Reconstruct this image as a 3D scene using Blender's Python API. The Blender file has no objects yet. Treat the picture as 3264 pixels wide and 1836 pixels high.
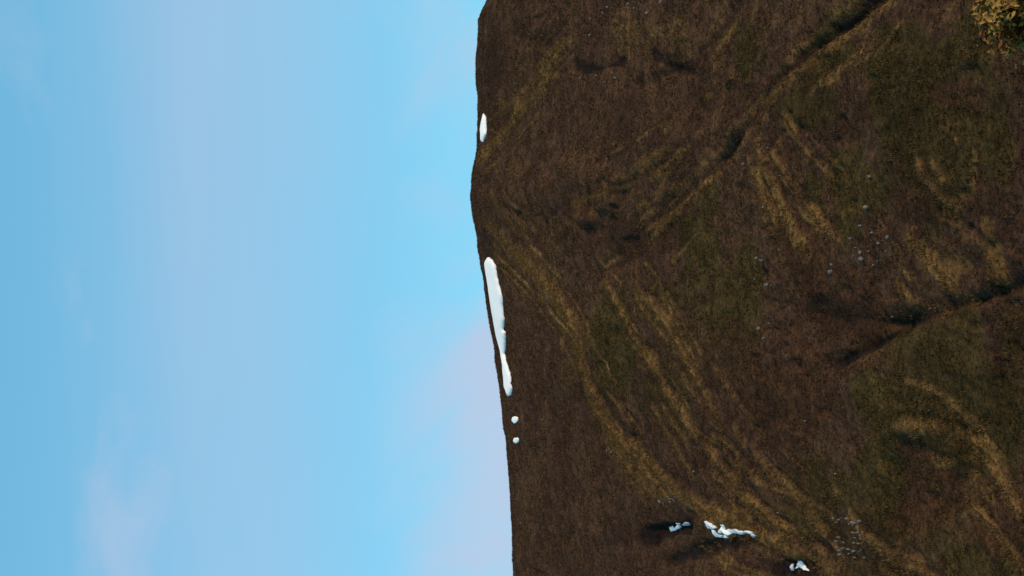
import bpy, bmesh, math, random
import numpy as np
from mathutils import Matrix, Vector
from mathutils.geometry import delaunay_2d_cdt

random.seed(7)
RNG = np.random.default_rng(11)
scene = bpy.context.scene
COL = scene.collection

# ---------------------------------------------------------------- camera
# the photograph was taken with the phone on its side: world up is picture left
LONG_FOV = 30.0
PITCH = math.radians(8.0)
cam_data = bpy.data.cameras.new('camera')
cam_data.sensor_fit = 'HORIZONTAL'
cam_data.angle = math.radians(LONG_FOV)
cam_data.clip_start = 0.1
cam_data.clip_end = 20000
cam = bpy.data.objects.new('camera', cam_data)
COL.objects.link(cam)
fwd = Vector((0, math.cos(PITCH), math.sin(PITCH)))
upv = Vector((0, -math.sin(PITCH), math.cos(PITCH)))
rgt = Vector((1, 0, 0))
m = Matrix.Identity(4)
for i in range(3):
    m[i][0] = -upv[i]; m[i][1] = rgt[i]; m[i][2] = -fwd[i]
cam.matrix_world = m
scene.camera = cam

# ---------------------------------------------------------------- sky, sun, exposure
SUN_EL, SUN_AZ = 38.0, 118.0          # azimuth clockwise from the viewing direction (+Y)
world = bpy.data.worlds.new('World')
scene.world = world
world.use_nodes = True
nt = world.node_tree
for n in list(nt.nodes): nt.nodes.remove(n)
def W(t, **k):
    n = nt.nodes.new(t)
    for a, b in k.items(): setattr(n, a, b)
    return n
out = W('ShaderNodeOutputWorld'); bg = W('ShaderNodeBackground')
sky = W('ShaderNodeTexSky', sky_type='NISHITA', sun_disc=False)
sky.sun_elevation = math.radians(SUN_EL); sky.sun_rotation = math.radians(SUN_AZ)
sky.altitude = 300; sky.air_density = 1.0; sky.dust_density = 0.15; sky.ozone_density = 1.6
bg.inputs['Strength'].default_value = 0.15
geo = W('ShaderNodeTexCoord')
L = nt.links.new
def wmath(op, *v):
    n = W('ShaderNodeMath', operation=op)
    for i, q in enumerate(v):
        if hasattr(q, 'links'): L(q, n.inputs[i])
        else: n.inputs[i].default_value = q
    return n.outputs[0]
def wramp(v, a0, a1, b0=0.0, b1=1.0):
    n = W('ShaderNodeMapRange', interpolation_type='SMOOTHSTEP')
    L(v, n.inputs['Value'])
    for k, q in zip(('From Min', 'From Max', 'To Min', 'To Max'), (a0, a1, b0, b1)): n.inputs[k].default_value = q
    return n.outputs['Result']
def wnoise(scale, loc, detail, rough, dist=0.4, rot=(0, 0, 0)):
    mp = W('ShaderNodeMapping'); mp.inputs['Scale'].default_value = scale; mp.inputs['Location'].default_value = loc
    mp.inputs['Rotation'].default_value = rot
    nz = W('ShaderNodeTexNoise'); nz.inputs['Scale'].default_value = 1.0; nz.inputs['Detail'].default_value = detail
    nz.inputs['Roughness'].default_value = rough; nz.inputs['Distortion'].default_value = dist
    L(geo.outputs['Generated'], mp.inputs['Vector']); L(mp.outputs['Vector'], nz.inputs['Vector'])
    return nz.outputs['Fac']
sep = W('ShaderNodeSeparateXYZ'); L(geo.outputs['Generated'], sep.inputs[0]); EL = sep.outputs['Z']
# clear air, evened out the way a phone camera evens it
gam = W('ShaderNodeGamma'); gam.inputs['Gamma'].default_value = 0.5
tint = W('ShaderNodeMix', data_type='RGBA', blend_type='MULTIPLY'); tint.inputs[0].default_value = 1.0
tint.inputs['B'].default_value = (1.0, 2.2, 2.6, 1)
L(sky.outputs['Color'], gam.inputs['Color']); L(gam.outputs['Color'], tint.inputs['A'])
# a thin veil of high cloud across the sky, wisps of cirrus, and a low bank near the hills
band = wmath('MULTIPLY', wramp(EL, .17, .29), wramp(EL, .385, .29))
veil = wmath('MULTIPLY', band, wramp(wnoise((2.2, 2.2, 9), (.3, .1, .4), 3, .5), .2, .75, .12, .46))
wisp = wramp(wnoise((4.5, 4.5, 11), (.26, 16.75, 5.19), 5, .5, .6, (0, math.radians(28), 0)), .52, .78, 0, .5)
bank = wmath('MULTIPLY', wramp(EL, .235, .14), wramp(wnoise((7.5, 5, 11), (17.36, 6.28, 19.17), 5, .5, .6, (0, math.radians(20), 0)), .45, .70, .0, .8))
fac = wmath('MAXIMUM', wmath('MAXIMUM', veil, wisp), bank)
mix = W('ShaderNodeMix', data_type='RGBA'); mix.inputs['B'].default_value = (3.55, 3.85, 5.0, 1)
L(tint.outputs['Result'], mix.inputs['A']); L(fac, mix.inputs['Factor']); L(mix.outputs['Result'], bg.inputs['Color']); L(bg.outputs['Background'], out.inputs['Surface'])

sun_d = bpy.data.lights.new('sun', 'SUN'); sun_d.energy = 3.0; sun_d.angle = math.radians(8); sun_d.color = (1, 0.80, 0.58)
sun = bpy.data.objects.new('sun', sun_d); COL.objects.link(sun)
a, e = math.radians(SUN_AZ), math.radians(SUN_EL)
to_sun = Vector((math.sin(a) * math.cos(e), math.cos(a) * math.cos(e), math.sin(e)))
sun.rotation_euler = to_sun.to_track_quat('Z', 'Y').to_euler()
sun.location = (60, 0, 120)

vs = scene.view_settings
vs.view_transform = 'Standard'; vs.look = 'None'; vs.gamma = 1; vs.exposure = 0.0; vs.use_curve_mapping = False

# ---------------------------------------------------------------- numeric helpers
TAB = RNG.random((256, 256))
def vnoise(x, y):
    xi = np.floor(x).astype(int); yi = np.floor(y).astype(int)
    fx = x - xi; fy = y - yi
    fx = fx * fx * fx * (fx * (fx * 6 - 15) + 10); fy = fy * fy * fy * (fy * (fy * 6 - 15) + 10)
    g = lambda i, j: TAB[(xi + i) & 255, (yi + j) & 255]
    return (g(0, 0) * (1 - fx) + g(1, 0) * fx) * (1 - fy) + (g(0, 1) * (1 - fx) + g(1, 1) * fx) * fy - 0.5
def fbm(x, y, wl, octv=3, gain=0.5):
    r = 0; amp = 1.0; f = 1.0 / wl
    for o in range(octv):
        c, s = math.cos(0.6 * o + .3), math.sin(0.6 * o + .3)
        r = r + amp * vnoise((x * c - y * s) * f + 17.3 * o, (x * s + y * c) * f + 9.1 * o)
        amp *= gain; f *= 2.03
    return r
def sstep(a, b, x):
    t = np.clip((x - a) / (b - a), 0, 1)
    return t * t * (3 - 2 * t)

# ---------------------------------------------------------------- the hill's large form
FPX = 1632 / math.tan(math.radians(LONG_FOV / 2))
YR = 580.0                                  # the ridge runs across at this distance
def ray(px, py):                            # photograph position -> x and z per metre of y
    r = (918 - np.asarray(py, float)) / FPX; u = (1632 - np.asarray(px, float)) / FPX
    f = math.cos(PITCH) - u * math.sin(PITCH)
    return r / f, (math.sin(PITCH) + u * math.cos(PITCH)) / f
SKYLINE = [(1638,1836),(1635,1740),(1632,1650),(1628,1560),(1623,1480),(1616,1425),(1616.5,1408),(1607,1350),(1601,1300),(1592,1216),(1583,1170),(1580,1135),(1577,1100),
 (1561,1030),(1551,970),(1544,900),(1530,820),(1522,760),(1507,680),(1501,650),(1500,620),(1509,540),(1523,480),(1524,400),(1525,320),(1518,260),(1517,180),(1525,107),(1521,60),(1532,40),(1552,15),(1550,0)]
sx, sz = ray([p[0] for p in SKYLINE], [p[1] for p in SKYLINE])
RX = np.concatenate([[-3000, -700, -300, -160], sx * YR, [105, 130, 200, 400, 900, 3000]])
RZ = np.concatenate([[20, 40, 68, 78], sz * YR, [86, 83, 76, 62, 40, 20]])
def ridge_z(x): return np.interp(x, RX, RZ)
_rx = np.arange(-3000, 3001, 1.0)
_w = np.exp(-np.linspace(-3.2, 3.2, 9) ** 2); _w /= _w.sum()
_rz = np.convolve(np.pad(ridge_z(_rx), 4, mode='edge'), _w, 'valid')
def base(x, y):
    zr = np.interp(x, _rx, _rz)
    # the fine crest shape fades down the slope into a broad dome
    broad = np.interp(x, [-3000, -300, -90, -40, 0, 30, 60, 95, 300, 3000], [20, 68, 82.5, 86.3, 90, 93.0, 91.8, 88.5, 70, 20])
    s = YR - y
    k = np.exp(-np.maximum(s, 0) / 90.0)
    top = zr * k + broad * (1 - k)
    t = 0.158
    front = top - (t * s + 0.222 * s - 0.19 * 15 * (1 - np.exp(-np.maximum(s, 0) / 15.0)))
    a_ = np.maximum(-s, 0)
    back = zr + t * a_ - 0.004 * np.minimum(a_, 80) ** 2 - np.maximum(a_ - 80, 0) * 0.30
    back = np.maximum(back, -47)
    near = -1.65 - 0.26 * np.maximum(y, -20)
    floor_ = -47.0
    h = np.where(s >= 0, front, back)
    h = np.where(y < 330, np.maximum(h, floor_) + 2.0 * np.exp(-np.abs(h - floor_) / 4.0), h)
    return np.where(y < 190, np.maximum(np.maximum(near, floor_), np.where(y > 100, h, -1e9)), h)
def hit(px, py):                            # where a line of sight meets the large form
    dx, dz = ray(px, py)
    dx = np.atleast_1d(dx); dz = np.atleast_1d(dz)
    ys = np.arange(225.0, YR - 0.2, 0.5)
    Z = base(dx[:, None] * ys, np.broadcast_to(ys, (len(dx), len(ys))))
    under = Z >= dz[:, None] * ys
    i = np.where(under.any(1), under.argmax(1), len(ys) - 1)
    i = np.maximum(i, 1)
    y1 = ys[i]; y0 = ys[i - 1]
    for _ in range(12):
        ym = (y0 + y1) / 2
        u = base(dx * ym, ym) >= dz * ym
        y1 = np.where(u, ym, y1); y0 = np.where(u, y0, ym)
    return np.stack([dx * y1, y1], 1)
D = 3264 / 2576.0                           # polylines below were read at this scale
def line(pts, smooth=True):
    p = np.array(pts, float) * D
    if smooth:                              # Chaikin
        for _ in range(2):
            q = np.empty((2 * len(p), 2)); q[0] = p[0]; q[-1] = p[-1]
            q[1:-1:2] = .75 * p[:-1] + .25 * p[1:]; q[2:-1:2] = .25 * p[:-1] + .75 * p[1:]
            p = q
    return hit(p[:, 0], p[:, 1])

# ---------------------------------------------------------------- terrain grid
def spaced(lo, hi, step, far_lo, far_hi, grow=1.16):
    mid = list(np.arange(lo, hi, step)); d = step; v = mid[-1]
    while v < far_hi: d = min(d * grow, 160); v += d; mid.append(v)
    d = step; v = lo; pre = []
    while v > far_lo: d = min(d * grow, 160); v -= d; pre.append(v)
    return np.array(pre[::-1] + mid)
XS = spaced(-103, 103, 0.32, -3000, 3000)
YS = spaced(238, 596, 0.55, -400, 3200)
GX, GY = np.meshgrid(XS, YS)
Z = base(GX, GY)
fx0, fx1 = np.searchsorted(XS, [-112, 112]); fy0, fy1 = np.searchsorted(YS, [222, 610])
FS = (slice(fy0, fy1), slice(fx0, fx1))
fx_, fy_ = GX[FS], GY[FS]

def dist_to(poly, reach):
    """distance to a polyline, signed side and the parameter along it, over the fine part of the grid"""
    best = np.full(fx_.shape, 1e6); side = np.zeros(fx_.shape); par = np.zeros(fx_.shape)
    n = len(poly) - 1
    for i in range(n):
        a_, b_ = poly[i], poly[i + 1]
        lo = np.minimum(a_, b_) - reach; hi = np.maximum(a_, b_) + reach
        j0, j1 = np.searchsorted(YS[fy0:fy1], [lo[1], hi[1]]); i0, i1 = np.searchsorted(XS[fx0:fx1], [lo[0], hi[0]])
        if j1 <= j0 or i1 <= i0: continue
        sl = (slice(j0, j1), slice(i0, i1))
        X = fx_[sl]; Y = fy_[sl]
        ab = b_ - a_; l2 = (ab ** 2).sum() + 1e-9
        t = np.clip(((X - a_[0]) * ab[0] + (Y - a_[1]) * ab[1]) / l2, 0, 1)
        d = np.hypot(X - a_[0] - t * ab[0], Y - a_[1] - t * ab[1])
        c = ab[0] * (Y - a_[1]) - ab[1] * (X - a_[0])
        m_ = d < best[sl]
        best[sl] = np.where(m_, d, best[sl]); side[sl] = np.where(m_, np.sign(c), side[sl]); par[sl] = np.where(m_, (i + t) / n, par[sl])
    return best, side, par

WOB = fbm(fx_, fy_, 5.0, 3)
ZF = np.zeros(fx_.shape)
GOLD = np.zeros(fx_.shape); OLIVE = np.zeros(fx_.shape); RUST = np.zeros(fx_.shape); PEAT_SHADE = np.zeros(fx_.shape)

# gullies: (points in the photograph, depth, half width, bare peat in the bed, pale grass on the near lip)
GULLIES = [
 ([(2260,-60),(2190,0),(2090,80),(1990,170),(1900,285),(1830,375),(1770,430),(1690,500),(1600,590),(1520,660)], 2.0, 1.5, 0.8, 0.9),
 ([(1870,0),(1800,70),(1780,120)], 1.2, 2.2, 0.2, 0.6),
 ([(2080,925),(2150,885),(2230,828),(2300,795),(2400,765),(2490,738),(2640,690)], 2.0, 1.4, 0.9, 0.1),
 ([(1990,770),(2060,795),(2130,808),(2200,812),(2255,812)], 1.3, 1.4, 0.9, 0.0),
 ([(1590,1352),(1650,1340),(1700,1322),(1740,1312)], 1.5, 3.0, 0.9, 0.0),
 ([(1650,1410),(1710,1392),(1780,1378),(1850,1366),(1900,1362)], 1.6, 2.8, 0.95, 0.0),
 ([(1960,1449),(2000,1420),(2030,1430)], 1.0, 1.8, 0.8, 0.0),
 ([(1270,60),(1380,120),(1410,60),(1425,40)], 0.8, 2.5, 0.5, 0.1),
 ([(1370,540),(1450,515),(1530,480),(1610,440)], 1.0, 2.6, 0.55, 0.3),
 ([(1440,960),(1490,1040),(1520,1080)], 1.2, 3.2, 0.8, 0.3),
 ([(2330,20),(2370,0),(2440,-40)], 1.0, 2.0, 0.3, 0.4),
 ([(1500,690),(1590,640),(1640,600)], 1.1, 2.0, 0.6, 0.3),
 ([(1435,150),(1465,172),(1500,178),(1545,160),(1570,150)], 1.0, 2.0, 0.9, 0.1),
 ([(1630,125),(1660,150),(1690,180),(1715,180)], 0.9, 1.8, 0.85, 0.2),
 ([(2440,1290),(2500,1350),(2560,1420)], 0.8, 1.2, 0.5, 0.3),
 ([(2400,690),(2480,640),(2470,600),(2420,560)], 0.6, 1.6, 0.4, 0.2),
]
# how deep each cut is along its length (the ones not listed simply fade out at their ends)
CUT = {0: ([0, .22, .30, .36, .42, .50, .535, .60, .64, .72, 1], [1.2, 1.0, .85, .35, .12, .15, .9, .8, .25, .12, .08]),
       2: ([0, .12, .3, .36, .45, .55, .62, .7, .8, 1], [.2, 1.0, 1.1, .5, .8, .45, .4, 1.1, .6, .4]),
       3: ([0, .2, .4, .5, .7, 1], [.0, .6, .9, .3, .9, .5])}
for gi, (pts, dep, wid, peat, lip) in enumerate(GULLIES):
    d, sd, pr = dist_to(line(pts), wid * 5)
    d = np.abs(d + WOB * min(wid, 2.0) * 0.8) / (1.35 - .7 * pr)
    fade = sstep(0, .18, pr) * (1 - 0.6 * sstep(.8, 1, pr)) if len(pts) > 3 else sstep(-.2, .3, pr)
    if gi in CUT:
        fade = np.interp(pr, *CUT[gi])
        ZF -= (.55 if gi == 0 else .3) * np.exp(-(d / (wid * 3.0)) ** 2)      # the shallow trough the cut lies in
    ZF -= dep * np.exp(-(d / wid) ** 1.5) * (0.2 + 0.8 * fade)
    ZF += dep * 0.18 * np.exp(-((d - wid * 1.6) / wid) ** 2) * fade
    PEAT_SHADE = np.maximum(PEAT_SHADE, peat * np.exp(-(d / (wid * .6)) ** 2) * (0.15 + 0.85 * fade))
    GOLD = np.maximum(GOLD, lip * np.exp(-((d - wid * 1.3) / (wid * .7)) ** 2) * (0.45 + 0.9 * vnoise(fx_ / 9, fy_ / 9)))

# flushes of pale grass that run down the slope: (points, half width, strength, ridge height)
STREAKS = [
 ([(1220,560),(1300,640),(1370,720),(1430,800),(1470,900),(1510,1010),(1560,1090)], 5, .95, .5),
 ([(1370,690),(1410,760),(1450,850),(1490,960),(1530,1060),(1600,1160),(1660,1250)], 4, .8, .4),
 ([(1520,690),(1570,770),(1600,840),(1650,910),(1700,960)], 2.0, .7, .5),
 ([(1600,720),(1680,800),(1730,880),(1780,960),(1820,1040),(1840,1100)], 2.4, 1.0, .6),
 ([(1620,860),(1680,960),(1740,1060),(1800,1150),(1870,1240),(1960,1330),(2040,1410)], 2.4, .9, .6),
 ([(1560,1090),(1650,1180),(1740,1260),(1850,1320),(1960,1370),(2060,1430),(2100,1460)], 3.4, 1.0, .5),
 ([(1790,1190),(1880,1260),(1950,1310),(2010,1360),(2060,1400)], 1.6, .8, .5),
 ([(1890,340),(1920,400),(1950,470),(1990,560),(2030,640)], 3.2, 1.0, .5),
 ([(1930,350),(1990,450),(2030,520),(2080,580),(2120,620)], 1.8, 1.0, .6),
 ([(2310,400),(2330,440),(2360,490),(2420,540)], 1.8, .7, .4),
 ([(2270,590),(2310,630),(2350,690),(2400,720)], 3.0, .9, .4),
 ([(2480,550),(2500,610),(2490,680),(2540,710)], 3.4, .9, .4),
 ([(2250,1075),(2340,1075),(2420,1105),(2480,1160),(2520,1230),(2570,1310)], 2.2, .9, .5),
 ([(2440,1280),(2490,1330),(2540,1390),(2580,1430)], 1.2, .9, .5),
 ([(2130,1290),(2170,1350),(2220,1400),(2300,1449)], 1.8, .9, .5),
 ([(2250,1400),(2330,1440),(2390,1500)], 1.6, .8, .4),
 ([(1250,250),(1280,280),(1330,230),(1390,150),(1440,90)], 4.0, .7, .4),
 ([(1210,400),(1240,370),(1290,310),(1350,240),(1400,190)], 4.5, .8, .4),
 ([(1860,40),(1810,90),(1790,130),(1790,190)], 2.2, .8, .3),
 ([(1440,520),(1540,480),(1600,430),(1680,370)], 3.0, .6, .4),
 ([(1620,620),(1680,550),(1730,480)], 1.6, .8, .4),
 ([(1640,450),(1680,410),(1720,370)], 1.8, .9, .3),
 ([(1900,285),(1990,190),(2080,110),(2170,30),(2200,-10)], 2.0, 1.0, .5),
 ([(1230,480),(1280,560),(1340,640),(1380,700)], 4.0, .5, .3),
 ([(1900,1130),(1990,1240),(2060,1340),(2120,1420)], 1.4, .5, .4),
 ([(1480,980),(1560,1090),(1640,1200),(1700,1270)], 1.4, .8, .5),
 ([(1700,900),(1790,1020),(1850,1130),(1930,1240)], 1.3, .6, .5),
]
STREAK_LINES = []
ALL_STREAKS = []
for pts, wid, st, up in STREAKS:
    ln = line(pts); ALL_STREAKS.append((ln, wid * .5, st * .95, up))
    n_ = len(ln)
    for _ in range(6):                      # thinner runnels beside each one
        a0 = int(n_ * random.uniform(0, .55)); a1 = min(n_, a0 + max(4, int(n_ * random.uniform(.25, .6))))
        sg = ln[a0:a1] + np.array([random.uniform(-11, 11), random.uniform(-14, 14)])
        ALL_STREAKS.append((sg, random.uniform(.4, .9), st * random.uniform(.4, .85), .25))
for ln, wid, st, up in ALL_STREAKS:
    STREAK_LINES.append((ln, wid, st))
    d, sd, pr = dist_to(ln, wid * 5)
    d = np.abs(d + WOB * min(wid * 1.6, 1.6))
    ends = sstep(0, .15, pr) * (1 - sstep(.82, 1, pr))
    br = np.clip(0.95 + .9 * vnoise(fx_ / 6 + 50, fy_ / 9), 0, 1.2)
    GOLD = np.maximum(GOLD, st * np.exp(-(d / wid) ** 2) * (.25 + .75 * ends) * br)
    ZF += up * np.exp(-(d / (wid * .8)) ** 2) * ends
    ZF -= up * .8 * np.exp(-((d - wid * 1.7) / (wid * .6)) ** 2) * ends * (sd > 0)

def blob(mask, px, py, rx, ry, s):
    p = hit(np.array([px, px + rx, px]) * D, np.array([py, py, py + ry]) * D)
    a_ = p[1] - p[0]; b_ = p[2] - p[0]
    det = a_[0] * b_[1] - a_[1] * b_[0]
    dx, dy = fx_ - p[0][0], fy_ - p[0][1]
    u = (dx * b_[1] - dy * b_[0]) / det; v = (-dx * a_[1] + dy * a_[0]) / det
    r = np.hypot(u, v) + 1.1 * fbm(fx_, fy_, 14.0, 4, .6)
    return np.maximum(mask, s * (1 - sstep(.55, 1.25, r)))
for b in [(1560,860,80,120,.9),(1750,640,110,110,.95),(1660,780,80,60,.6),(1870,130,80,120,.9),(2300,180,220,180,1),(2180,480,160,110,.95),(2430,420,160,120,.8),(1850,760,90,140,.75),
          (2420,1000,190,170,1),(2220,1010,120,90,.9),(2230,1200,110,130,.95),(2450,1420,140,60,.9),(2060,1250,110,110,.7),(2060,180,80,90,.7),(1650,1010,90,90,.6),(2030,260,70,80,.8),(1780,500,50,60,.7),(2140,560,60,90,.8),(2100,120,70,60,.9),(2350,300,260,340,.72),(2400,950,250,330,.75),(1760,720,150,190,.6),(2200,1330,260,160,.55),(1580,880,90,160,.7)]:
    OLIVE = blob(OLIVE, *b)
for b in [(2110,750,130,90,1),(2040,650,90,80,.7),(1960,1020,90,130,.9),(2300,1230,80,120,.8),(2420,240,80,60,.8),(2050,1000,90,70,.7),(2280,500,110,60,.7),(2480,520,90,80,.7),(1640,600,80,60,.5),(1850,910,70,90,.6),
          (1330,130,60,60,.4),(2500,1300,70,90,.7),(1450,250,120,100,.35),(1960,400,60,90,.6)]:
    RUST = blob(RUST, *b)
for b in [(2370,670,110,60,.42),(1600,90,110,60,.3),(1790,230,60,90,.25),(1440,860,50,110,.3)]:
    GOLD = blob(GOLD, *b)
for b in [(1500,170,40,14,.5),(1690,172,26,14,.5),(1630,80,20,25,.6),(1660,1330,55,16,1),(1240,180,40,140,.45),(1985,1430,45,20,.9),(1560,600,50,40,.5),(1510,1030,60,50,.5),(2100,800,80,40,.5),(1570,1340,30,40,.4),(1260,260,40,80,.4),(1225,600,25,60,.6),(1350,430,30,40,.4),(1560,300,50,60,.4),(1700,1240,120,60,.3)]:  # bare peat, plus relief shade painted as dark colour along the crest
    PEAT_SHADE = blob(PEAT_SHADE, *b)
# hollows where the bare peat is worn in
for px, py, rx, ry, dep in [(1660,1330,50,14,1.0),(1990,1428,50,20,.8),(2100,800,90,60,1.0),(2300,1220,90,110,1.5),(1400,480,120,90,-2.0),(1700,230,90,80,1.5)]:
    ZF -= dep * blob(np.zeros(fx_.shape), px, py, rx, ry, 1.0)

# broad undulation, then hummocks and tussocks
edge = sstep(-112, -100, fx_) * (1 - sstep(100, 112, fx_)) * sstep(222, 240, fy_)
crest = 1 - np.exp(-np.maximum(YR - fy_, 0) / 30.0) * 0.9
crest = np.where(fy_ > YR, 0.1, crest)
ZF = ZF * np.where(fy_ > YR - 3, 0.0, 1.0) * (0.15 + .85 * crest)
ZF += fbm(fx_, fy_, 46, 3) * 3.2 * crest + fbm(fx_ + 300, fy_, 13, 2) * 0.9 * crest
MACRO = Z.copy(); MACRO[FS] += ZF * edge
rough = fbm(fx_, fy_ * .75, 4.2, 2) * .50 + fbm(fx_ + 77, fy_ * .75, 1.5, 2) * .42
rough -= 0.7 * sstep(.16, .34, vnoise(fx_ / 2.6 + 9, fy_ / 3.6)) * sstep(-.15, .3, vnoise(fx_ / 17, fy_ / 17))   # holes between hummocks
rough *= (1 - .25 * np.clip(PEAT_SHADE, 0, 1)) * (0.35 + .65 * crest)
Z = MACRO.copy(); Z[FS] += rough * edge

def sample(arr, x, y):
    i = np.clip(np.searchsorted(XS, x) - 1, 0, len(XS) - 2); j = np.clip(np.searchsorted(YS, y) - 1, 0, len(YS) - 2)
    u = np.clip((x - XS[i]) / (XS[i + 1] - XS[i]), 0, 1); v = np.clip((y - YS[j]) / (YS[j + 1] - YS[j]), 0, 1)
    return (arr[j, i] * (1 - u) + arr[j, i + 1] * u) * (1 - v) + (arr[j + 1, i] * (1 - u) + arr[j + 1, i + 1] * u) * v
def place(px, py):
    """photograph position -> point on the finished ground"""
    dx, dz = ray(px, py); ys = np.arange(225, YR + 4, 0.25)
    zz = sample(MACRO, dx * ys, ys) >= dz * ys
    y = ys[zz.argmax()] if zz.any() else YR - 1
    return float(dx * y), float(y), float(sample(MACRO, np.array([dx * y]), np.array([y]))[0])

def full(mask):
    r = np.zeros(GX.shape); r[FS] = np.clip(mask * edge, 0, 1); return r
MASKS = {'pale_grass': full(GOLD), 'olive_turf': full(OLIVE * (1 - .7 * np.clip(GOLD, 0, 1))), 'rust_heath': full(RUST), 'peat': full(PEAT_SHADE)}  # the peat mask also carries the painted crest shade

# ---------------------------------------------------------------- materials
def material(name, rough=0.95, spec=0.03):
    mt = bpy.data.materials.new(name); mt.use_nodes = True
    n = mt.node_tree.nodes; b = n['Principled BSDF']
    b.inputs['Roughness'].default_value = rough; b.inputs['Specular IOR Level'].default_value = spec
    return mt, mt.node_tree, b
def noise(t, scale, detail=4, rough=.55, vec=None, dist=0.0):
    n = t.nodes.new('ShaderNodeTexNoise'); n.inputs['Scale'].default_value = scale; n.inputs['Detail'].default_value = detail
    n.inputs['Roughness'].default_value = rough; n.inputs['Distortion'].default_value = dist
    if vec is not None: t.links.new(vec, n.inputs['Vector'])
    return n.outputs['Fac']
def ramp(t, fac, stops):
    r = t.nodes.new('ShaderNodeValToRGB'); el = r.color_ramp.elements
    while len(el) > 1: el.remove(el[-1])
    el[0].position = stops[0][0]; el[0].color = tuple(stops[0][1]) + (1,)
    for p, c in stops[1:]:
        x = el.new(p); x.color = tuple(c) + (1,)
    t.links.new(fac, r.inputs['Fac']); return r.outputs['Color']
def mixc(t, fac, a_, b_, mode='MIX'):
    x = t.nodes.new('ShaderNodeMix'); x.data_type = 'RGBA'; x.blend_type = mode
    for s, v in (('Factor', fac), ('A', a_), ('B', b_)):
        if hasattr(v, 'links'): t.links.new(v, x.inputs[s])
        else: x.inputs[s].default_value = v
    return x.outputs['Result']
def mathn(t, op, a_, b_):
    x = t.nodes.new('ShaderNodeMath'); x.operation = op; x.use_clamp = op == 'MULTIPLY_ADD'
    for i, v in enumerate((a_, b_)):
        if hasattr(v, 'links'): t.links.new(v, x.inputs[i])
        else: x.inputs[i].default_value = v
    return x.outputs[0]
def attr(t, name):
    x = t.nodes.new('ShaderNodeAttribute'); x.attribute_name = name; return x
def bump(t, b, h, strength, dist):
    x = t.nodes.new('ShaderNodeBump'); x.inputs['Strength'].default_value = strength; x.inputs['Distance'].default_value = dist
    t.links.new(h, x.inputs['Height']); t.links.new(x.outputs['Normal'], b.inputs['Normal'])

GROUND, t, b = material('moor_turf')
tc = t.nodes.new('ShaderNodeTexCoord'); P = tc.outputs['Object']
n_big = noise(t, .045, 5, .6, P); n_mid = noise(t, .35, 5, .62, P); n_fin = noise(t, 1.6, 5, .7, P, .4); n_spk = noise(t, 3.2, 3, .6, P)
heath = ramp(t, n_fin, [(.28, (.018, 0.0081, 0.0055)), (.45, (.056, 0.0270, 0.0156)), (.60, (.088, 0.0441, 0.0248)), (.78, (.14, 0.0738, 0.0386))])
olive = ramp(t, n_fin, [(.28, (.012, 0.0089, 0.0034)), (.45, (.042, 0.0267, 0.0095)), (.60, (.066, 0.0418, 0.0146)), (.78, (.115, 0.0676, 0.0241))])
rust = ramp(t, n_fin, [(.28, (.013, .006, .0035)), (.45, (.048, .0215, .011)), (.60, (.074, .036, .018)), (.78, (.115, .062, .028))])
gold = ramp(t, n_fin, [(.28, (.045, 0.0228, 0.0092)), (.45, (.125, 0.0665, 0.0239)), (.60, (.18, 0.0997, 0.0350)), (.78, (.24, 0.1425, 0.0552))])
peat = ramp(t, n_fin, [(.30, (.007, .005, .004)), (.55, (.020, .012, .009)), (.75, (.05, .030, .019))])  # bare peat colour, also darkens the shade painted under the crest
def msk(name, gain=1.9, off=-.42, wv=1.3):
    f = mathn(t, 'MULTIPLY', attr(t, name).outputs['Fac'], gain)
    f = mathn(t, 'ADD', f, off)
    w = mathn(t, 'MULTIPLY', mathn(t, 'SUBTRACT', n_mid, .5), wv)
    x = t.nodes.new('ShaderNodeMath'); x.operation = 'ADD'; x.use_clamp = True
    t.links.new(f, x.inputs[0]); t.links.new(w, x.inputs[1]); return x.outputs[0]
c = mixc(t, ramp(t, n_big, [(.42, (0, 0, 0)), (.66, (.3, .3, .3))]), heath, olive)
c = mixc(t, msk('olive_turf'), c, olive)
c = mixc(t, msk('rust_heath'), c, rust)
c = mixc(t, msk('pale_grass', 2.0, -.32, 1.0), c, gold)
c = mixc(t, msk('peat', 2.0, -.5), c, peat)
c = mixc(t, 1.0, c, ramp(t, n_mid, [(.32, (.52, .50, .50)), (.5, (.95, .94, .92)), (.68, (1.32, 1.29, 1.22))]), 'MULTIPLY')
c = mixc(t, 1.0, c, ramp(t, n_big, [(.36, (.74, .73, .72)), (.5, (1, 1, .98)), (.64, (1.18, 1.15, 1.08))]), 'MULTIPLY')
t.links.new(c, b.inputs['Base Color'])
bump(t, b, mathn(t, 'ADD', n_fin, mathn(t, 'MULTIPLY', n_spk, .5)), .8, .35)

def mesh_obj(name, verts, faces, mat, parent=None, smooth=True):
    me = bpy.data.meshes.new(name)
    verts = np.ascontiguousarray(verts, np.float32); faces = np.ascontiguousarray(faces, np.int32)
    k = faces.shape[1]
    me.vertices.add(len(verts)); me.vertices.foreach_set('co', verts.ravel())
    me.loops.add(faces.size); me.loops.foreach_set('vertex_index', faces.ravel())
    me.polygons.add(len(faces)); me.polygons.foreach_set('loop_start', np.arange(0, faces.size, k, dtype=np.int32))
    me.update(calc_edges=True)
    me.polygons.foreach_set('use_smooth', np.full(len(faces), smooth)); me.materials.append(mat)
    o = bpy.data.objects.new(name, me); COL.objects.link(o); o.parent = parent
    return o
def tag(o, label, cat=None, group=None, kind=None):
    o['label'] = label
    if cat: o['category'] = cat
    if group: o['group'] = group
    if kind: o['kind'] = kind
    return o

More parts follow.
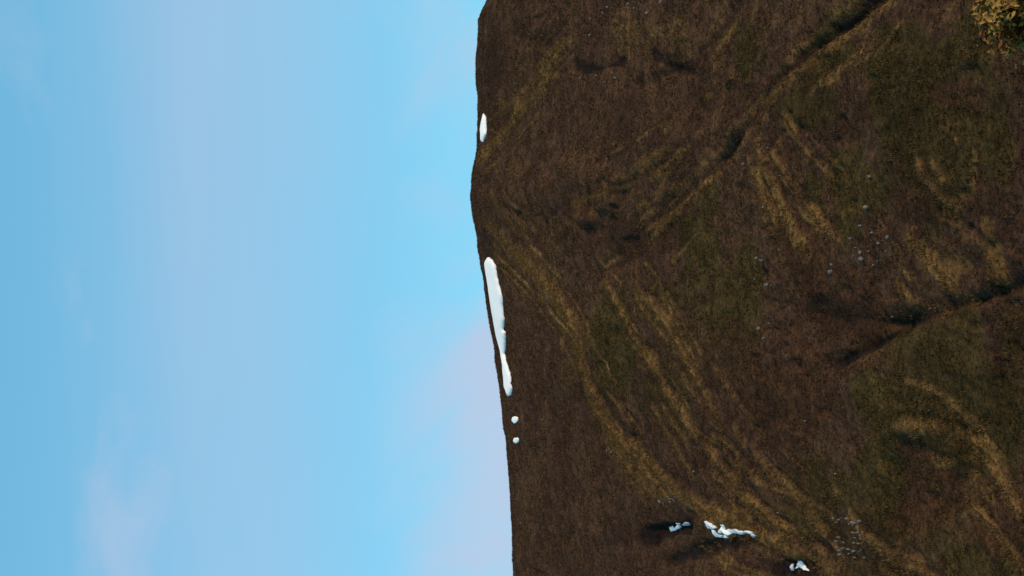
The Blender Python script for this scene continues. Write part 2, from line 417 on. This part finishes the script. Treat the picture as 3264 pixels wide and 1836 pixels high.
ny, nx = GX.shape
idx = np.arange(nx * ny, dtype=np.int32).reshape(ny, nx)
F = np.stack([idx[:-1, :-1], idx[:-1, 1:], idx[1:, 1:], idx[1:, :-1]], -1).reshape(-1, 4)
hill = mesh_obj('hillside', np.stack([GX, GY, Z], -1).reshape(-1, 3), F, GROUND)
for k, v in MASKS.items():
    at_ = hill.data.attributes.new(k, 'FLOAT', 'POINT'); at_.data.foreach_set('value', v.ravel().astype(np.float32))
tag(hill, 'dark brown and olive moorland hillside rising to a ridge under the sky', kind='structure')

# ---------------------------------------------------------------- snow
SNOW, t, b = material('old_snow', .75, .3)
tc = t.nodes.new('ShaderNodeTexCoord'); P = tc.outputs['Object']
t.links.new(ramp(t, noise(t, 1.2, 5, .6, P), [(.3, (.86, .81, .755)), (.6, (.91, .86, .80)), (.8, (.93, .885, .825))]), b.inputs['Base Color'])
b.inputs['Subsurface Weight'].default_value = 0.0
bump(t, b, noise(t, 2.5, 4, .6, P), .25, .08)
DIRTY, t, b = material('dirty_snow', .8, .3)
tc = t.nodes.new('ShaderNodeTexCoord')
t.links.new(ramp(t, noise(t, 2.0, 5, .6, tc.outputs['Object']), [(.3, (.36, .36, .40)), (.7, (.62, .62, .66))]), b.inputs['Base Color'])

SNOW_RINGS = []
def snow(poly, label, group=None, thick=.22, mat=SNOW, wob=.25, lift=.33):
    p = np.array(poly, float)
    w = np.array([place(a_, b_)[:2] for a_, b_ in p])
    ring = []
    for i in range(len(w)):
        a_, b_ = w[i], w[(i + 1) % len(w)]
        n = max(2, int(np.hypot(*(b_ - a_)) / .45))
        for k in range(n): ring.append(a_ + (b_ - a_) * k / n)
    ring = np.array(ring)
    ctr = ring.mean(0)
    ring = ring + wob * np.stack([fbm(ring[:, 0], ring[:, 1], 1.3, 2), 1.6 * fbm(ring[:, 0] + 40, ring[:, 1], 1.3, 2)], 1)
    SNOW_RINGS.append(ring)
    lo, hi = ring.min(0), ring.max(0); ar = (hi[0] - lo[0]) * (hi[1] - lo[1]); st = max(.16, math.sqrt(ar / 1500))
    q = [Vector(v) for v in ring]
    gx, gy = np.meshgrid(np.arange(lo[0], hi[0], st), np.arange(lo[1], hi[1], st))
    pts = np.stack([gx.ravel(), gy.ravel()], 1) + (RNG.random((gx.size, 2)) - .5) * st * .5
    inside = np.zeros(len(pts), bool); dmin = np.full(len(pts), 1e9)
    for i in range(len(ring)):
        (x1, y1), (x2, y2) = ring[i], ring[(i + 1) % len(ring)]
        cnd = (y1 > pts[:, 1]) != (y2 > pts[:, 1])
        xx = (x2 - x1) * (pts[:, 1] - y1) / ((y2 - y1) if abs(y2 - y1) > 1e-9 else 1e-9) + x1
        inside ^= cnd & (pts[:, 0] < xx)
    pts = pts[inside]
    for_v = q + [Vector(v) for v in pts]
    n = len(q)
    r = delaunay_2d_cdt(for_v, [(i, (i + 1) % n) for i in range(n)], [], 1, 1e-4)
    V = np.array([tuple(v) for v in r[0]]); Fc = [f for f in r[2]]
    if len(V) == 0 or not Fc: return None
    d = np.full(len(V), 1e9)
    for i in range(n):
        a_, b_ = ring[i], ring[(i + 1) % n]; ab = b_ - a_; l2 = (ab ** 2).sum() + 1e-12
        tt = np.clip(((V - a_) @ ab) / l2, 0, 1); d = np.minimum(d, np.hypot(*(V - a_ - tt[:, None] * ab).T))
    z = sample(MACRO, V[:, 0], V[:, 1])
    zt = z + lift + thick * (1 - np.exp(-d / .5)) + .06 * fbm(V[:, 0], V[:, 1], 3.0, 2)
    zb = z - .6
    nv = len(V); base_ = np.array([ctr[0], ctr[1], float(sample(MACRO, np.array([ctr[0]]), np.array([ctr[1]]))[0])])
    verts = np.concatenate([np.column_stack([V, zt]), np.column_stack([V, zb])]) - base_
    me = bpy.data.meshes.new('snow_patch')
    cnt = {}
    for f in Fc:
        for i in range(len(f)): cnt[(f[i], f[(i + 1) % len(f)])] = 1
    rim = [(u, v) for (u, v) in cnt if (v, u) not in cnt]
    faces = [list(f) for f in Fc] + [[i + nv for i in reversed(f)] for f in Fc] + [[v, u, u + nv, v + nv] for u, v in rim]
    me.from_pydata(verts.tolist(), [], faces); me.update()
    me.polygons.foreach_set('use_smooth', np.full(len(me.polygons), True)); me.materials.append(mat)
    o = bpy.data.objects.new('snow_patch', me); COL.objects.link(o); o.location = base_
    return tag(o, label, 'snow patch', group)
snow([(1557,820),(1549,834),(1554,870),(1562,914),(1570,973),(1580,1031),(1590,1085),(1600,1120),(1607,1165),(1610,1201),(1613,1237),(1622,1262),(1629,1259),(1635,1237),(1630,1197),(1620,1161),(1610,1129),(1613,1089),(1613,1060),
      (1607,1053),(1609,1022),(1605,973),(1602,941),(1593,910),(1586,878),(1580,847),(1569,827)], 'long white snow drift lying just below the crest of the ridge', thick=.6)
snow([(1544,362),(1539,385),(1535,415),(1537,450),(1542,452),(1551,428),(1549,377)], 'short narrow white snow strip under the crest beside the summit dome', thick=.5)
def oval(cx, cy, rx, ry, n=10): return [(cx + rx * math.cos(k * 2 * math.pi / n), cy + ry * math.sin(k * 2 * math.pi / n)) for k in range(n)]
snow(oval(1643, 1338, 9, 11), 'small round snow spot in brown heath beyond the tapered end of the drift', 'round snow spots near the ridge', lift=.25)
snow(oval(1647, 1403, 8, 11), 'small round snow spot in brown heath beyond the tapered end of the drift', 'round snow spots near the ridge', lift=.25)
S = 640 / 2576.0
def low(pts, lift=.3): return [(2000 + a_ * S, 1600 + b_ * S) for a_, b_ in pts]
snow(low([(560,320),(600,310),(625,340),(640,275),(670,270),(685,300),(675,340),(580,385),(565,360)]), 'bluish white forked snow remnant at the end of a black peat hollow')
snow(low([(720,290),(760,258),(805,275),(795,300),(730,305)]), 'thin grey snow sliver lying next to the forked snow remnant', mat=DIRTY, wob=.1)
snow(low([(1010,255),(1040,245),(1090,270),(1150,325),(1120,345),(1060,345),(1025,295)]), 'cream white leaf shaped snow patch at the head of the broken snow strip')
snow(low([(1100,355),(1150,375),(1180,415),(1240,430),(1220,455),(1150,450),(1115,400)]), 'bent white snow strip between the leaf shaped patch and the lumpy snow', wob=.12)
snow(low([(1185,380),(1205,350),(1210,290),(1240,290),(1265,360),(1310,350),(1350,365),(1385,340),(1430,370),(1500,380),(1500,410),(1450,410),(1400,395),(1330,415),(1300,440),(1300,465),(1255,460),(1255,400),(1195,400)]),
     'lumpy white snow bank with a pointed horn, largest of the broken strip')
snow(low([(1515,375),(1560,366),(1605,392),(1595,412),(1525,398)]), 'pinkish white snow flake at the thin end of the broken strip', wob=.1)
snow(low([(1605,405),(1650,435),(1645,462),(1605,435)]), 'tiny last snow scrap trailing the pinkish flake', mat=DIRTY, wob=.1)
snow(low([(2245,760),(2275,800),(2300,850),(2335,890),(2280,865),(2220,835),(2180,855),(2200,800)]), 'white triangular snow patch with two prongs beside dark peat')
snow(low([(2138,795),(2155,880),(2130,885),(2118,830)]), 'thin grey snow streak alongside the triangular snow patch', mat=DIRTY, wob=.08)

# ---------------------------------------------------------------- ground cover
def off_snow(x, y):
    ok = np.ones(len(x), bool)
    for ring in SNOW_RINGS:
        lo, hi = ring.min(0), ring.max(0)
        near = np.where((x > lo[0]) & (x < hi[0]) & (y > lo[1] - .3) & (y < hi[1]))[0]
        if not len(near): continue
        X, Y = x[near], y[near]; ins = np.zeros(len(near), bool)
        for i in range(len(ring)):
            (x1, y1), (x2, y2) = ring[i], ring[(i + 1) % len(ring)]
            if y1 == y2: continue
            ins ^= ((y1 > Y) != (y2 > Y)) & (X < (x2 - x1) * (Y - y1) / (y2 - y1) + x1)
        ok[near[ins]] = False
    return ok
def tuft_material(name, stops):
    mt, t, b = material(name, .95, .02)
    t.links.new(ramp(t, attr(t, 'tone').outputs['Fac'], stops), b.inputs['Base Color'])
    return mt
def tufts(name, x, y, height, width, blades, mat, tone, lean, label):
    n = len(x); z = sample(Z, x, y)
    B = blades
    ang = RNG.random((n, B)) * 2 * math.pi; r = RNG.random((n, B)) * width[:, None] * 1.2
    bx = x[:, None] + np.cos(ang) * r; by = y[:, None] + np.sin(ang) * r
    h = height[:, None] * (.6 + .6 * RNG.random((n, B)))
    out_ = .45 + .6 * RNG.random((n, B))
    tx = bx + np.cos(ang) * h * out_ * .6 + lean[0] * h; ty = by + np.sin(ang) * h * out_ * .6 + lean[1] * h
    tz = z[:, None] + h
    w = width[:, None] * (.25 + .25 * RNG.random((n, B))); pa = RNG.random((n, B)) * math.pi * 2
    wx = np.cos(pa) * w; wy = np.sin(pa) * w
    bz = z[:, None] - .12
    V = np.stack([np.stack([bx - wx, by - wy, bz + 0 * bx], -1), np.stack([bx + wx, by + wy, bz + 0 * bx], -1), np.stack([tx, ty, tz], -1)], 2)
    V = V.reshape(-1, 3); Fc = np.arange(len(V), dtype=np.int32).reshape(-1, 3)
    o = mesh_obj(name, V, Fc, mat, smooth=False)
    tv = np.repeat(np.clip(tone[:, None] + .15 * RNG.standard_normal((n, B)), 0, 1), 3)
    at_ = o.data.attributes.new('tone', 'FLOAT', 'POINT'); at_.data.foreach_set('value', tv.astype(np.float32))
    return tag(o, label, kind='stuff')
N = 170000
py_ = np.sqrt(RNG.random(N) * (590.0 ** 2 - 240.0 ** 2) + 240.0 ** 2)      # even over the ground in view
px_ = (RNG.random(N) * 2 - 1) * np.minimum(py_ * .19, 100)
g = sample(MASKS['pale_grass'], px_, py_); ol = sample(MASKS['olive_turf'], px_, py_); ru = sample(MASKS['rust_heath'], px_, py_); pe = sample(MASKS['peat'], px_, py_)
cl = np.clip(.5 + vnoise(px_ / 3.1, py_ / 4.3) * 1.5, 0, 1)
rr = RNG.random(N)
is_gold = g * 1.3 + .05 > rr * 1.2
keep = off_snow(px_, py_) & (pe < .45 + .3 * rr) & (rr < .35 + .65 * cl)
is_ol = ~is_gold & (ol + .12 > RNG.random(N))
is_ru = ~is_gold & ~is_ol
def part(m_): 
    m_ = m_ & keep; return px_[m_], py_[m_], cl[m_], m_
GM = tuft_material('pale_dry_grass', [(0, (.07, 0.0351, 0.0129)), (.5, (.185, 0.0997, 0.0350)), (.85, (.27, 0.1568, 0.0580)), (1, (.36, 0.2375, 0.1104))])
OM = tuft_material('olive_grass', [(0, (.010, 0.0080, 0.0026)), (.5, (.050, 0.0329, 0.0112)), (.85, (.095, 0.0587, 0.0206)), (1, (.165, 0.0979, 0.0387))])
HM = tuft_material('brown_heather', [(0, (.014, 0.0063, 0.0037)), (.5, (.062, 0.0288, 0.0175)), (.85, (.112, 0.0558, 0.0304)), (1, (.18, 0.0990, 0.0506))])
x, y, c_, mk = part(is_gold)
ex, ey, eh = [], [], []
for ln, wid, st in STREAK_LINES:            # long blades thick along every flush
    sg = np.hypot(*np.diff(ln, axis=0).T); tot = sg.sum(); cum = np.concatenate([[0], np.cumsum(sg)])
    k = int(tot * (2.0 + 1.3 * wid) * st); q = RNG.random(k) * tot
    q = q[vnoise(q / 6.0 + 31 * wid, q * 0 + st * 7) > -.22]
    k = len(q); wd = RNG.standard_normal(k) * wid * .38
    ex.append(np.interp(q, cum, ln[:, 0]) + wd + .5 * np.sin(q / 5)); ey.append(np.interp(q, cum, ln[:, 1]) + RNG.standard_normal(k) * wid * .4); eh.append(np.full(k, .38 + .22 * st))
ex = np.concatenate(ex); ey = np.concatenate(ey); eh = np.concatenate(eh)
ok = (ey < YR - 4) & (ey > 240) & off_snow(ex, ey); ex, ey, eh = ex[ok], ey[ok], eh[ok]
tufts('dry_grass', ex, ey, eh, .10 + .08 * RNG.random(len(ex)), 6, GM, .35 + .35 * RNG.random(len(ex)), (-.15, -.6), 'long straw coloured grass lying in narrow streaks down the slope')
tufts('dry_grass', x, y, .28 + .35 * g[mk] + .1 * c_, .10 + .08 * c_, 6, GM, .3 + .3 * c_, (.0, -.5), 'pale yellow dry grass in streaks along the gullies')
x, y, c_, mk = part(is_ol)
tufts('green_grass', x, y, .22 + .2 * c_, .13 + .1 * c_, 5, OM, .2 + .5 * c_, (.05, -.25), 'dark olive grass tussocks covering the lower slope')
x, y, c_, mk = part(is_ru)
tufts('heather', x, y, .2 + .2 * c_, .14 + .1 * c_, 5, HM, .2 + .5 * c_, (.05, -.2), 'brown heather covering the slope below the ridge')

# ---------------------------------------------------------------- stones
ROCK, t, b = material('lichen_grey_rock', .9, .25)
tc = t.nodes.new('ShaderNodeTexCoord'); P = tc.outputs['Object']
t.links.new(ramp(t, noise(t, 2.2, 6, .65, P), [(.3, (.08, .068, .06)), (.5, (.17, .145, .13)), (.7, (.30, .26, .235))]), b.inputs['Base Color'])
bump(t, b, noise(t, 5, 5, .7, P), .7, .15)
def rock_mesh(seed):
    r = random.Random(seed); bm = bmesh.new(); bmesh.ops.create_icosphere(bm, subdivisions=3, radius=1)
    cuts = []
    for _ in range(11):
        v = Vector((r.gauss(0, 1), r.gauss(0, 1), r.gauss(0, .8))).normalized(); cuts.append((v, r.uniform(.55, .9)))
    for v in bm.verts:
        for n, d in cuts:
            k = v.co.dot(n)
            if k > d: v.co -= n * (k - d) * .92
        v.co *= 1 + r.uniform(-.025, .025)
    me = bpy.data.meshes.new('boulder'); bm.to_mesh(me); bm.free(); me.materials.append(ROCK); return me
ROCKS = [rock_mesh(s) for s in range(7)]
def boulder(px, py, w_px, label, group, flat=.85, wide=.62, name='boulder', k=None, cat='boulder'):
    x, y, z = place(px, py)
    zz = float(sample(Z, np.array([x]), np.array([y]))[0])
    s = w_px / FPX * math.hypot(x, y) / 2
    o = bpy.data.objects.new(name, ROCKS[random.randrange(7) if k is None else k]); COL.objects.link(o)
    o.location = (x, y, zz + s * flat * .35); o.scale = (s * wide, s * wide * random.uniform(.7, 1), s * flat)
    o.rotation_euler = (random.uniform(-.2, .2), random.uniform(-.2, .2), random.uniform(0, 6.28))
    return tag(o, label, cat, group)
for px, py, w in [(2765,660,24),(2744,720,15),(2787,741,14),(2712,760,13),(2838,756,16),(2812,775,14),(2752,825,22),(2748,805,18),(2804,831,12),(2656,844,13),(2656,867,20),(2730,790,10),(2770,800,11),(2783,845,11),(2725,815,10),(2700,880,9),(2825,800,9),(2690,735,9)]:
    boulder(px, py, w * 1.15, 'grey boulder scattered in the bare reddish hollow between pale grass flushes', 'boulders in the reddish hollow')
for px, py, w in [(2438,660,13),(2436,831,18),(2418,823,15),(2451,908,18),(2423,1047,17),(2453,1030,13),(2442,1079,14),(2408,890,8),(2430,1000,8)]:
    boulder(px, py, w * 1.15, 'pale grey boulder strung along the edge of olive turf above the hollow', 'boulders along the olive turf')
for px, py, w in [(2023,26,14),(2066,41,15),(2000,13,12),(1940,22,10),(1887,60,14),(1884,111,13),(2107,6,16),(2103,90,9),(1920,40,10),(2045,15,10),(1975,45,8),(2030,70,8)]:
    boulder(px, py, w * 1.1, 'small grey stone in the stony ground above the head of the gully', 'stones above the gully', cat='stone', name='stone')
for px, py, w in [(1964,248,15),(1904,240,12),(1850,250,10),(1950,232,9),(1930,262,9)]:
    boulder(px, py, w * 1.1, 'small grey stone beside the black peat hollow under the summit', 'stones by the upper peat hollow', cat='stone', name='stone')
for px, py, w in [(1951,1441,20),(1936,1436,12),(1966,1437,11)]:
    boulder(px, py, w, 'flat bluish grey stone on brown heath amid thin grass streaks', 'bluish stones in the heath', .5, cat='stone', name='stone')
for i in range(12):
    boulder(2095 + random.random() * 70, 1582 + random.random() * 22, random.uniform(8, 14), 'small grey stone in the stony patch uphill of the broken snow strip', 'stones uphill of the broken snow', cat='stone', name='stone')
for i in range(44):
    u = random.random(); v = random.random()
    boulder(2660 + u * 90 + v * 12, 1650 + v * 130, random.uniform(11, 26), 'narrow grey rock standing in the streaked outcrop among olive grass', 'rocks of the streaked outcrop', .8, .4, name='rock', cat='rock')
for px, py, w, lb in [(2624,92,10,'lone pale stone on the bank of the dark stream gully'),(2782,563,22,'flat grey boulder lying alone on the olive and brown turf'),(2365,522,16,'grey boulder at the fork where pale grass leaves the gully'),
                      (2453,471,12,'small stone lying in the pale grass flush below the gully'),(2216,1503,16,'grey stone on the heath between two pale grass streaks'),(2572,1342,14,'pale stone on reddish brown heath'),(2483,1635,13,'cream stone in long pale grass uphill of the outcrop'),
                      (2669,1511,14,'tan stone by itself on olive turf'),(1664,1667,9,'white speck of stone high on the bare brown slope'),(2838,1010,14,'pale stone on the lip of the long dark crease')]:
    boulder(px, py, w, lb, None, cat='stone', name='stone')

# ---------------------------------------------------------------- shrub on the near bank
def shrub():
    dist = 20.0
    dx, dz = ray(3338, -50)
    cx, cy, cz = float(dx * dist), dist, float(dz * dist)
    gz = float(base(np.array([cx]), np.array([cy]))[0])
    root = bpy.data.objects.new('shrub', None); COL.objects.link(root); root.location = (cx, cy, gz)
    tag(root, 'yellow and brown leafed autumn shrub in the near corner before the hill', 'shrub')
    H = cz - gz
    BARK, t, b = material('shrub_bark', .9); t.links.new(ramp(t, noise(t, 20), [(.3, (.03, .022, .015)), (.7, (.09, .07, .05))]), b.inputs['Base Color'])
    LEAF, t, b = material('autumn_leaf', .7, .2)
    t.links.new(ramp(t, attr(t, 'tone').outputs['Fac'], [(0, (.08, .022, .006)), (.3, (.18, .068, .012)), (.6, (.29, .135, .022)), (.88, (.32, .18, .036)), (1, (.22, .17, .035))]), b.inputs['Base Color'])
    V, Fc, tips = [], [], []
    def limb(p, q, r0, r1, n=6, k=5):
        d = (q - p); a_ = d.orthogonal().normalized(); c2 = d.cross(a_).normalized(); bend = Vector((random.gauss(0, 1), random.gauss(0, 1), random.gauss(0, .5))) * d.length * .10
        s0 = len(V)
        for i in range(n):
            f = i / (n - 1); c0 = p + d * f + bend * math.sin(math.pi * f); rr_ = r0 + (r1 - r0) * f
            for j in range(k):
                an = 2 * math.pi * j / k; V.append(c0 + (a_ * math.cos(an) + c2 * math.sin(an)) * rr_)
        for i in range(n - 1):
            for j in range(k):
                Fc.append((s0 + i * k + j, s0 + i * k + (j + 1) % k, s0 + (i + 1) * k + (j + 1) % k, s0 + (i + 1) * k + j))
    R = .78
    for i in range(14):
        an = random.random() * 6.28; base_p = Vector((math.cos(an) * .15, math.sin(an) * .15, -.1))
        th = random.random() * 6.28; ph = math.acos(random.uniform(-.3, 1))
        e1 = Vector((math.sin(ph) * math.cos(th) * R * .7, math.sin(ph) * math.sin(th) * R * .7, H + math.cos(ph) * R * .7))
        limb(base_p, e1, .035, .015)
        for _ in range(5):
            th2 = random.random() * 6.28; u = random.uniform(-1, 1); d2 = Vector((math.sqrt(1 - u * u) * math.cos(th2), math.sqrt(1 - u * u) * math.sin(th2), u))
            st_ = base_p.lerp(e1, random.uniform(.55, 1)); e2 = e1 + d2 * R * random.uniform(.3, .5)
            limb(st_, e2, .012, .004, 4, 4)
    mesh_obj('branch', np.array([tuple(v) for v in V]), np.array(Fc), BARK, root)
    nl = 26000
    LV, LF, LT = [], [], []
    cl_ = []
    for _ in range(240):
        th = random.random() * 6.28; u = random.uniform(-.8, 1); q = math.sqrt(1 - u * u); k = R * random.uniform(.45, 1.03)
        cl_.append((Vector((q * math.cos(th) * k, q * math.sin(th) * k, H + u * k)), random.random()))
    for i in range(nl):
        c0, tn = random.choice(cl_); p = c0 + Vector((random.gauss(0, .075), random.gauss(0, .075), random.gauss(0, .06)))
        n = Vector((random.gauss(0, .7), random.gauss(0, .7) - .3, random.gauss(.6, .6))).normalized(); a_ = n.orthogonal().normalized()
        a_ = Matrix.Rotation(random.random() * 6.28, 3, n) @ a_; b_ = n.cross(a_); s = random.uniform(.028, .052)
        k = len(LV)
        LV += [p - a_ * s, p + b_ * s * .5 + n * s * .15, p + a_ * s, p - b_ * s * .5 + n * s * .15]; LF.append((k, k + 1, k + 2, k + 3))
        LT += [min(1, max(0, tn * .75 + random.random() * .3))] * 4
    o = mesh_obj('foliage', np.array([tuple(v) for v in LV]), np.array(LF), LEAF, root, smooth=False)
    at_ = o.data.attributes.new('tone', 'FLOAT', 'POINT'); at_.data.foreach_set('value', np.array(LT, np.float32))
shrub()
